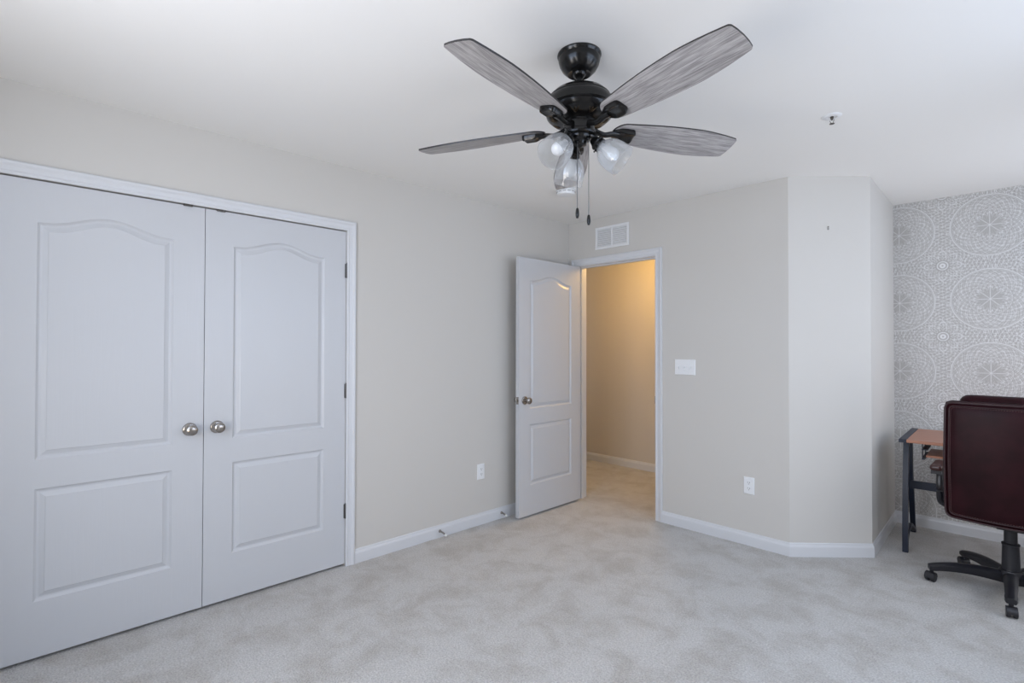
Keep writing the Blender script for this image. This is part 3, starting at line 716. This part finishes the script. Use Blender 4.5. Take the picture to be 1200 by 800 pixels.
# light kit: arms, sockets, bell shades, bulbs
cam_az = math.atan2(_R0.y, _R0.x)
for i, adeg in enumerate((103, 223, 343)):
    az = cam_az + math.radians(adeg)
    rd = Vector((math.cos(az), math.sin(az), 0))
    dr = (rd*0.76 - Vector((0, 0, 1))*0.65).normalized() if i else (rd*0.60 - Vector((0, 0, 1))*0.80).normalized()
    s0 = rd*0.030 + Vector((0, 0, -0.250)); neck = rd*0.056 + Vector((0, 0, -0.274))
    bm = bmesh.new(); tube(bm, smooth_pts([s0, rd*0.046+Vector((0, 0, -0.250)), rd*0.058+Vector((0, 0, -0.258)), neck], 6), [0.011]*19, 12)
    # small spur leaf above the socket
    tube(bm, smooth_pts([rd*0.040+Vector((0, 0, -0.246)), rd*0.062+Vector((0, 0, -0.243)), rd*0.085+Vector((0, 0, -0.240))], 4), [0.007, 0.007, 0.0065, 0.006, 0.005, 0.004, 0.003, 0.002, 0.001], 8)
    arm = fpart('lamp_arm', bm, M['black'], smooth='all')
    mt = frame_to(dr, neck)
    bm = bmesh.new(); lathe(bm, [(0, -0.012), (0.012, -0.012), (0.016, -0.004), (0.020, 0.004), (0.026, 0.010), (0.027, 0.014), (0.024, 0.018), (0.026, 0.022), (0.0265, 0.030), (0.024, 0.032), (0, 0.032)], 32, mt)
    for q in range(3):
        aa = q*2*PI/3+0.4; tube(bm, [mt @ Vector((0.024*math.cos(aa), 0.024*math.sin(aa), 0.026)), mt @ Vector((0.034*math.cos(aa), 0.034*math.sin(aa), 0.026))], [0.002, 0.003], 8)
    sk = fpart('lamp_socket', bm, M['black'], smooth=True)
    bm = bmesh.new()
    prof = [(0.021, 0.018), (0.0225, 0.026), (0.028, 0.034), (0.040, 0.046), (0.050, 0.060), (0.0565, 0.078), (0.060, 0.100), (0.0605, 0.120), (0.0595, 0.138), (0.0605, 0.142)]
    prof = [(r_*0.95, 0.018+(z_-0.018)*0.93) for r_, z_ in prof]
    inner = [(r_-0.0028, z_) for r_, z_ in prof[::-1]]
    lathe(bm, prof+inner, 48, mt)
    sh = fpart('lamp_shade', bm, M['glass'], smooth='all'); sh['label'] = 'clear seeded glass bell shade'
    bm = bmesh.new()
    lathe(bm, [(0.0, 0.03), (0.013, 0.032), (0.013, 0.046), (0.017, 0.056), (0.022, 0.070), (0.0245, 0.082), (0.0235, 0.094), (0.018, 0.103), (0.010, 0.108), (0, 0.109)], 28, mt)
    bl = fpart('light_bulb', bm, M['bulb'], smooth='all'); bl['label'] = 'white opal light bulb'
# pull chains hang straight down under gravity
camF = Vector((_F0.x, _F0.y, 0)); camR = Vector((_R0.x, _R0.y, 0))
hubp = (TM @ Vector((0, 0, -0.262)))
for dx, dy, zt, zb in ((-0.012, -0.030, hubp.z-0.018, 1.848-ZC), (0.030, -0.030, hubp.z-0.006, 1.823-ZC)):
    base = Vector((hubp.x, hubp.y, 0)) + camR*dx + camF*dy
    bm = bmesh.new(); tube(bm, [base+Vector((0, 0, zt)), base+Vector((0, 0, zb))], 0.0013, 8)
    tube(bm, [base*0.6+Vector((hubp.x, hubp.y, 0))*0.4+Vector((0, 0, zt+0.004)), base+Vector((0, 0, zt))], 0.0025, 8)
    ch = build('pull_chain', bm, M['chain'], fan)
    bm = bmesh.new(); lathe(bm, [(0, 0.002), (0.0035, 0.0), (0.0055, -0.006), (0.0068, -0.018), (0.0065, -0.028), (0.0045, -0.034), (0.005, -0.036), (0, -0.038)], 20, Matrix.Translation(base+Vector((0, 0, zb))))
    build('pull_finial', bm, M['black'], ch, smooth=True)['label'] = 'dark turned pull finial'

# ------------------------------------------------------------------ desk
DXL, DXR = -0.680, 0.42; DY0, DY1, DZ = 4.120, 4.755, 0.752
desk = empty('computer_desk', ((DXL+DXR)/2, (DY0+DY1)/2, 0), math.radians(2.3))
tag(desk, 'small cherry-top desk with dark curved metal legs against the patterned wallpaper', 'desk')
def dpart(name, bm, mat, **k):
    bmesh.ops.transform(bm, matrix=Matrix.Translation(-desk.location), verts=bm.verts)
    return build(name, bm, mat, desk, **k)
bm = bmesh.new()
def top_poly(x0, x1, inset_=0): return [(x0, DY0), (x1, DY0), (x1, DY1), (x0, DY1)]
prism(bm, top_poly(DXL+0.040, DXR-0.040), DZ-0.018, DZ); dpart('tabletop', bm, M['desk_wood'], bevel=0.002)
for s_, x0 in ((-1, DXL), (1, DXR-0.040)):
    bm = bmesh.new()
    n = 10; xo = DXL if s_ < 0 else DXR; xi = DXL+0.040 if s_ < 0 else DXR-0.040
    outer = [(xo - s_*(0.014*(2*abs(i/n-0.5))**2*0), DY0-0.002+(DY1-DY0+0.004)*i/n) for i in range(n+1)]
    pts = outer + [(xi, DY1+0.002), (xi, DY0-0.002)]
    if s_ > 0: pts = pts[::-1]
    prism(bm, pts, DZ-0.020, DZ+0.0015); dpart('end_cap', bm, M['desk_metal'], bevel=0.003)['label'] = 'dark painted metal end cap'
for s_, xc in ((-1, DXL+0.016), (1, DXR-0.016)):
    bm = bmesh.new(); bar(bm, smooth_pts([(xc, 4.350, DZ-0.020), (xc, 4.300, 0.50), (xc, 4.268, 0.22), (xc, 4.258, 0.0)], 8), 0.030, 0.040, (1, 0, 0)); dpart('leg', bm, M['desk_metal'])
    bm = bmesh.new(); bar(bm, smooth_pts([(xc, 4.520, DZ-0.020), (xc, 4.525, 0.50), (xc, 4.610, 0.22), (xc-0.012, 4.775, 0.0)], 8), 0.030, 0.040, (1, 0, 0)); dpart('leg', bm, M['desk_metal'])
    bm = bmesh.new(); bar(bm, smooth_pts([(xc, 4.283, 0.060), (xc, 4.36, 0.105), (xc, 4.48, 0.125), (xc, 4.60, 0.080), (xc, 4.70, 0.030)], 8), 0.026, 0.016, (1, 0, 0)); dpart('foot_brace', bm, M['desk_metal'])
bm = bmesh.new(); box(bm, DXL+0.022, DXR-0.022, 4.470, 4.485, 0.375, 0.428); dpart('cross_bar', bm, M['desk_metal'])
bm = bmesh.new(); box(bm, -0.545, 0.26, 4.15, 4.45, 0.650, 0.663); dpart('keyboard_tray', bm, M['desk_wood'], bevel=0.002)
for x0 in (-0.568, 0.27):
    bm = bmesh.new(); box(bm, x0, x0+0.016, 4.17, 4.44, 0.630, 0.642); box(bm, x0, x0+0.004, 4.18, 4.21, 0.635, DZ-0.018); box(bm, x0, x0+0.004, 4.34, 4.37, 0.635, DZ-0.018); box(bm, x0, x0+0.03, 4.17, 4.37, 0.690, 0.697)
    dpart('tray_bracket', bm, M['desk_metal'])

# ------------------------------------------------------------------ office chair
CX, CY = -0.146, 3.940
ch = empty('office_chair', (CX, CY, 0)); tag(ch, 'dark brown leather executive swivel chair on a black five-star caster base', 'office chair')
def cushion(bm, hx, hy, hz, r, n=4, pw=None):
    """rounded box centred on the origin with radius r (sampled grid so it can be bent)"""
    bmesh.ops.create_cube(bm, size=2.0)
    bmesh.ops.subdivide_edges(bm, edges=bm.edges, cuts=15, use_grid_fill=True)
    for v in bm.verts:
        x, y, z = v.co.x*hx, v.co.y*hy, v.co.z*hz
        c_ = Vector((max(-hx+r, min(hx-r, x)), max(-hy+min(r, hy), min(hy-min(r, hy), y)), max(-hz+r, min(hz-r, z))))
        d = Vector((x, y, z)) - c_
        if d.length > 1e-6:
            # map cube corner offset to sphere
            m_ = max(abs(d.x), abs(d.y), abs(d.z)); d = d.normalized()*m_
            v.co = c_ + Vector((d.x*1, d.y*1, d.z*1))
        else: v.co = Vector((x, y, z))
# backrest: rear face toward the camera (-y), z 0.40..1.045
BH, BW = 0.322, 0.264; BYc, BZc = 3.752-CY, 0.722
def bend(v):
    # shallow horizontal curve (edges forward) and a slight belly
    v.y += 0.022*(v.x/BW)**2 + 0.010*(v.z/BH)**2
    v.x *= 1 - 0.02*max(0, v.z/BH) - 0.015*max(0, -v.z/BH)
    v.z += -0.010*(1-(v.x/BW)**2)*(1 if v.z < 0 else 0)*abs(v.z/BH)
    return v
bm = bmesh.new(); cushion(bm, BW, 0.050, BH, 0.032)
for v in bm.verts: v.co = bend(v.co.copy()) + Vector((0, BYc, BZc))
bk = build('backrest', bm, M['leather'], ch, smooth='all')
# piping around the rear panel and a second stitched seam inside it
def rr(hx, hz, r, n=6):
    pts = []
    for cx_, cz_, a_ in ((hx-r, hz-r, 0), (-hx+r, hz-r, PI/2), (-hx+r, -hz+r, PI), (hx-r, -hz+r, 3*PI/2)):
        for i in range(n+1): q = a_+i*PI/2/n; pts.append((cx_+r*math.cos(q), cz_+r*math.sin(q)))
    out_ = []
    for i in range(len(pts)):
        p0, p1 = Vector(pts[i]), Vector(pts[(i+1) % len(pts)]); k = max(1, int((p1-p0).length/0.03))
        for j in range(k): out_.append(p0.lerp(p1, j/k))
    return out_
def loop_tube(hx, hz, r, y, rad, mat, name, parent):
    pts = [bend(Vector((q.x, y, q.y))) + Vector((0, BYc, BZc)) for q in rr(hx, hz, r)]
    bm = bmesh.new(); pts.append(pts[0].copy()); pts.append(pts[1].copy()); tube(bm, pts, rad, 8, up=Vector((0, 1, 0)))
    return build(name, bm, mat, parent, smooth='all')
loop_tube(BW-0.010, BH-0.010, 0.030, -0.0455, 0.0050, M['leather_edge'], 'piping', bk)
loop_tube(BW-0.027, BH-0.027, 0.022, -0.0488, 0.0030, M['leather_edge'], 'seam', bk)
# stitches
bm = bmesh.new(); sp_ = rr(BW-0.034, BH-0.034, 0.020)
L_ = []
for i in range(len(sp_)):
    p0, p1 = sp_[i], sp_[(i+1) % len(sp_)]; k = max(1, int(round((p1-p0).length/0.010)))
    for j in range(k): L_.append((p0.lerp(p1, (j+0.2)/k), p0.lerp(p1, (j+0.7)/k)))
for q0, q1 in L_:
    a_ = bend(Vector((q0.x, -0.0502, q0.y)))+Vector((0, BYc, BZc)); b_ = bend(Vector((q1.x, -0.0502, q1.y)))+Vector((0, BYc, BZc))
    tube(bm, [a_, b_], 0.0008, 4, up=Vector((0, 1, 0)))
build('stitching', bm, M['thread'], bk)
# front padding and headrest roll that peeks over the top
bm = bmesh.new(); cushion(bm, BW-0.050, 0.052, 0.110, 0.045)
for v in bm.verts:
    q = bend(Vector((v.co.x, v.co.y, v.co.z+BH-0.085))); v.co = q + Vector((0.012, BYc+0.055, BZc+0.008))
build('headrest', bm, M['leather'], ch, smooth='all')
bm = bmesh.new(); cushion(bm, BW-0.03, 0.045, 0.20, 0.042)
for v in bm.verts:
    q = bend(Vector((v.co.x, v.co.y, v.co.z-0.06))); v.co = q + Vector((0, BYc+0.055, BZc))
build('lumbar_cushion', bm, M['leather'], ch, smooth='all')
bm = bmesh.new(); cushion(bm, 0.262, 0.245, 0.058, 0.052)
for v in bm.verts: v.co = v.co + Vector((0, 0.115, 0.462 + 0.010*(v.co.y/0.245)))
build('seat', bm, M['leather'], ch, smooth='all')
# under-seat plate, gas lift and cover
bm = bmesh.new(); box(bm, -0.10, 0.10, -0.10, 0.16, 0.385, 0.404); box(bm, -0.055, 0.055, -0.055, 0.09, 0.345, 0.385); build('tilt_mechanism', bm, M['nylon'], ch, bevel=0.004)
bm = bmesh.new(); lathe(bm, [(0, 0.13), (0.024, 0.13), (0.024, 0.35), (0, 0.35)], 28); build('gas_lift', bm, M['nylon'], ch, smooth=True)
bm = bmesh.new(); lathe(bm, [(0.0, 0.070), (0.046, 0.070), (0.040, 0.10), (0.0355, 0.258), (0.0385, 0.261), (0.0385, 0.269), (0.028, 0.272), (0.028, 0.345), (0.0, 0.345)], 32); build('column_cover', bm, M['nylon'], ch, smooth=True)
bm = bmesh.new(); lathe(bm, [(0, 0.062), (0.054, 0.064), (0.058, 0.085), (0.055, 0.108), (0.048, 0.126), (0, 0.126)], 32); build('base_hub', bm, M['nylon'], ch, smooth=True)
tocam = math.atan2(-CY, -CX)
for k in range(5):
    a_ = tocam + k*2*PI/5
    bm = bmesh.new()
    N = 14; rows = []
    for i in range(N+1):
        s_ = i/N; x_ = 0.030 + 0.330*s_; zt = 0.118 + 0.008*math.sin(PI*s_) - 0.024*s_**3 ; hgt = 0.062 - 0.026*s_; w = 0.031 - 0.009*s_ + (0.003 if s_ > 0.9 else 0)
        if s_ > 0.95: hgt *= 0.8; w *= 0.85
        sec = [(-1, -0.8), (-1, -0.25), (-0.75, 0.0), (-0.45, 0.0), (0.45, 0.0), (0.75, 0.0), (1, -0.25), (1, -0.8), (0.8, -1), (-0.8, -1)]
        rows.append([bm.verts.new((x_, w*p_*(0.85 if q_ == 0.0 else 1), zt+hgt*q_ - (0.004 if abs(p_) == 0.75 else 0))) for p_, q_ in sec])
    for r0_, r1_ in zip(rows[:-1], rows[1:]):
        for j in range(10): bm.faces.new((r0_[j], r0_[(j+1) % 10], r1_[(j+1) % 10], r1_[j]))
    bm.faces.new(rows[0]); bm.faces.new(rows[-1][::-1])
    lg = build('base_leg', bm, M['nylon'], ch, smooth=True, rot=(0, 0, a_))
    # twin-wheel caster with hood
    sw = random.uniform(-0.5, 0.5) + (0.9 if k in (4, 1) else 0.3)
    bm = bmesh.new(); mt = Matrix.Translation((0.346, 0, 0)) @ Matrix.Rotation(sw, 4, 'Z')
    for s_ in (-1, 1):
        lathe(bm, [(0, 0), (0.016, 0.0), (0.0245, 0.002), (0.0255, 0.006), (0.0255, 0.014), (0.023, 0.018), (0, 0.019)], 28, mt @ frame_to((0, s_, 0), (0.012, s_*0.004, 0.0255)))
    # hood: arc above wheels
    prof = [(0.012+0.029*math.cos(q), 0.0255+0.029*math.sin(q)) for q in [math.radians(-5+190*i/12) for i in range(13)]]
    ra_ = [[bm.verts.new(mt @ Vector((x_, y_, z_))) for y_ in (-0.021, -0.018, 0.018, 0.021)] for x_, z_ in prof]
    for r0_, r1_ in zip(ra_[:-1], ra_[1:]):
        for j in range(3): bm.faces.new((r0_[j], r0_[j+1], r1_[j+1], r1_[j]))
    lathe(bm, [(0, 0.045), (0.010, 0.045), (0.010, 0.075), (0, 0.075)], 14, Matrix.Translation((0.346, 0, 0)))
    c_ = build('caster', bm, M['nylon'], lg, smooth=True)
# armrests: open black loop with padded leather top
for s_ in (-1, 1):
    xa = s_*0.298
    bm = bmesh.new()
    loop = smooth_pts([(s_*0.235, 0.03, 0.415), (xa*0.98, 0.005, 0.43), (xa, -0.018, 0.50), (xa, -0.005, 0.590), (xa, 0.035, 0.612), (xa, 0.09, 0.618), (xa, 0.150, 0.600), (xa, 0.170, 0.540), (xa*0.98, 0.14, 0.44), (s_*0.235, 0.10, 0.415)], 6)
    bar(bm, loop, 0.040, 0.022, (1, 0, 0)) if False else tube(bm, loop, 0.0165, 10)
    box(bm, xa+0.012*s_-0.026, xa+0.012*s_+0.026, -0.035, 0.120, 0.596, 0.622)
    ar = build('armrest', bm, M['nylon'], ch, smooth=True)
    bm = bmesh.new(); cushion(bm, 0.030, 0.110, 0.018, 0.017)
    for v in bm.verts: v.co += Vector((xa+0.012*s_, 0.045, 0.637))
    build('arm_pad', bm, M['bronze'], ar, smooth='all')['label'] = 'padded brown leather arm pad'
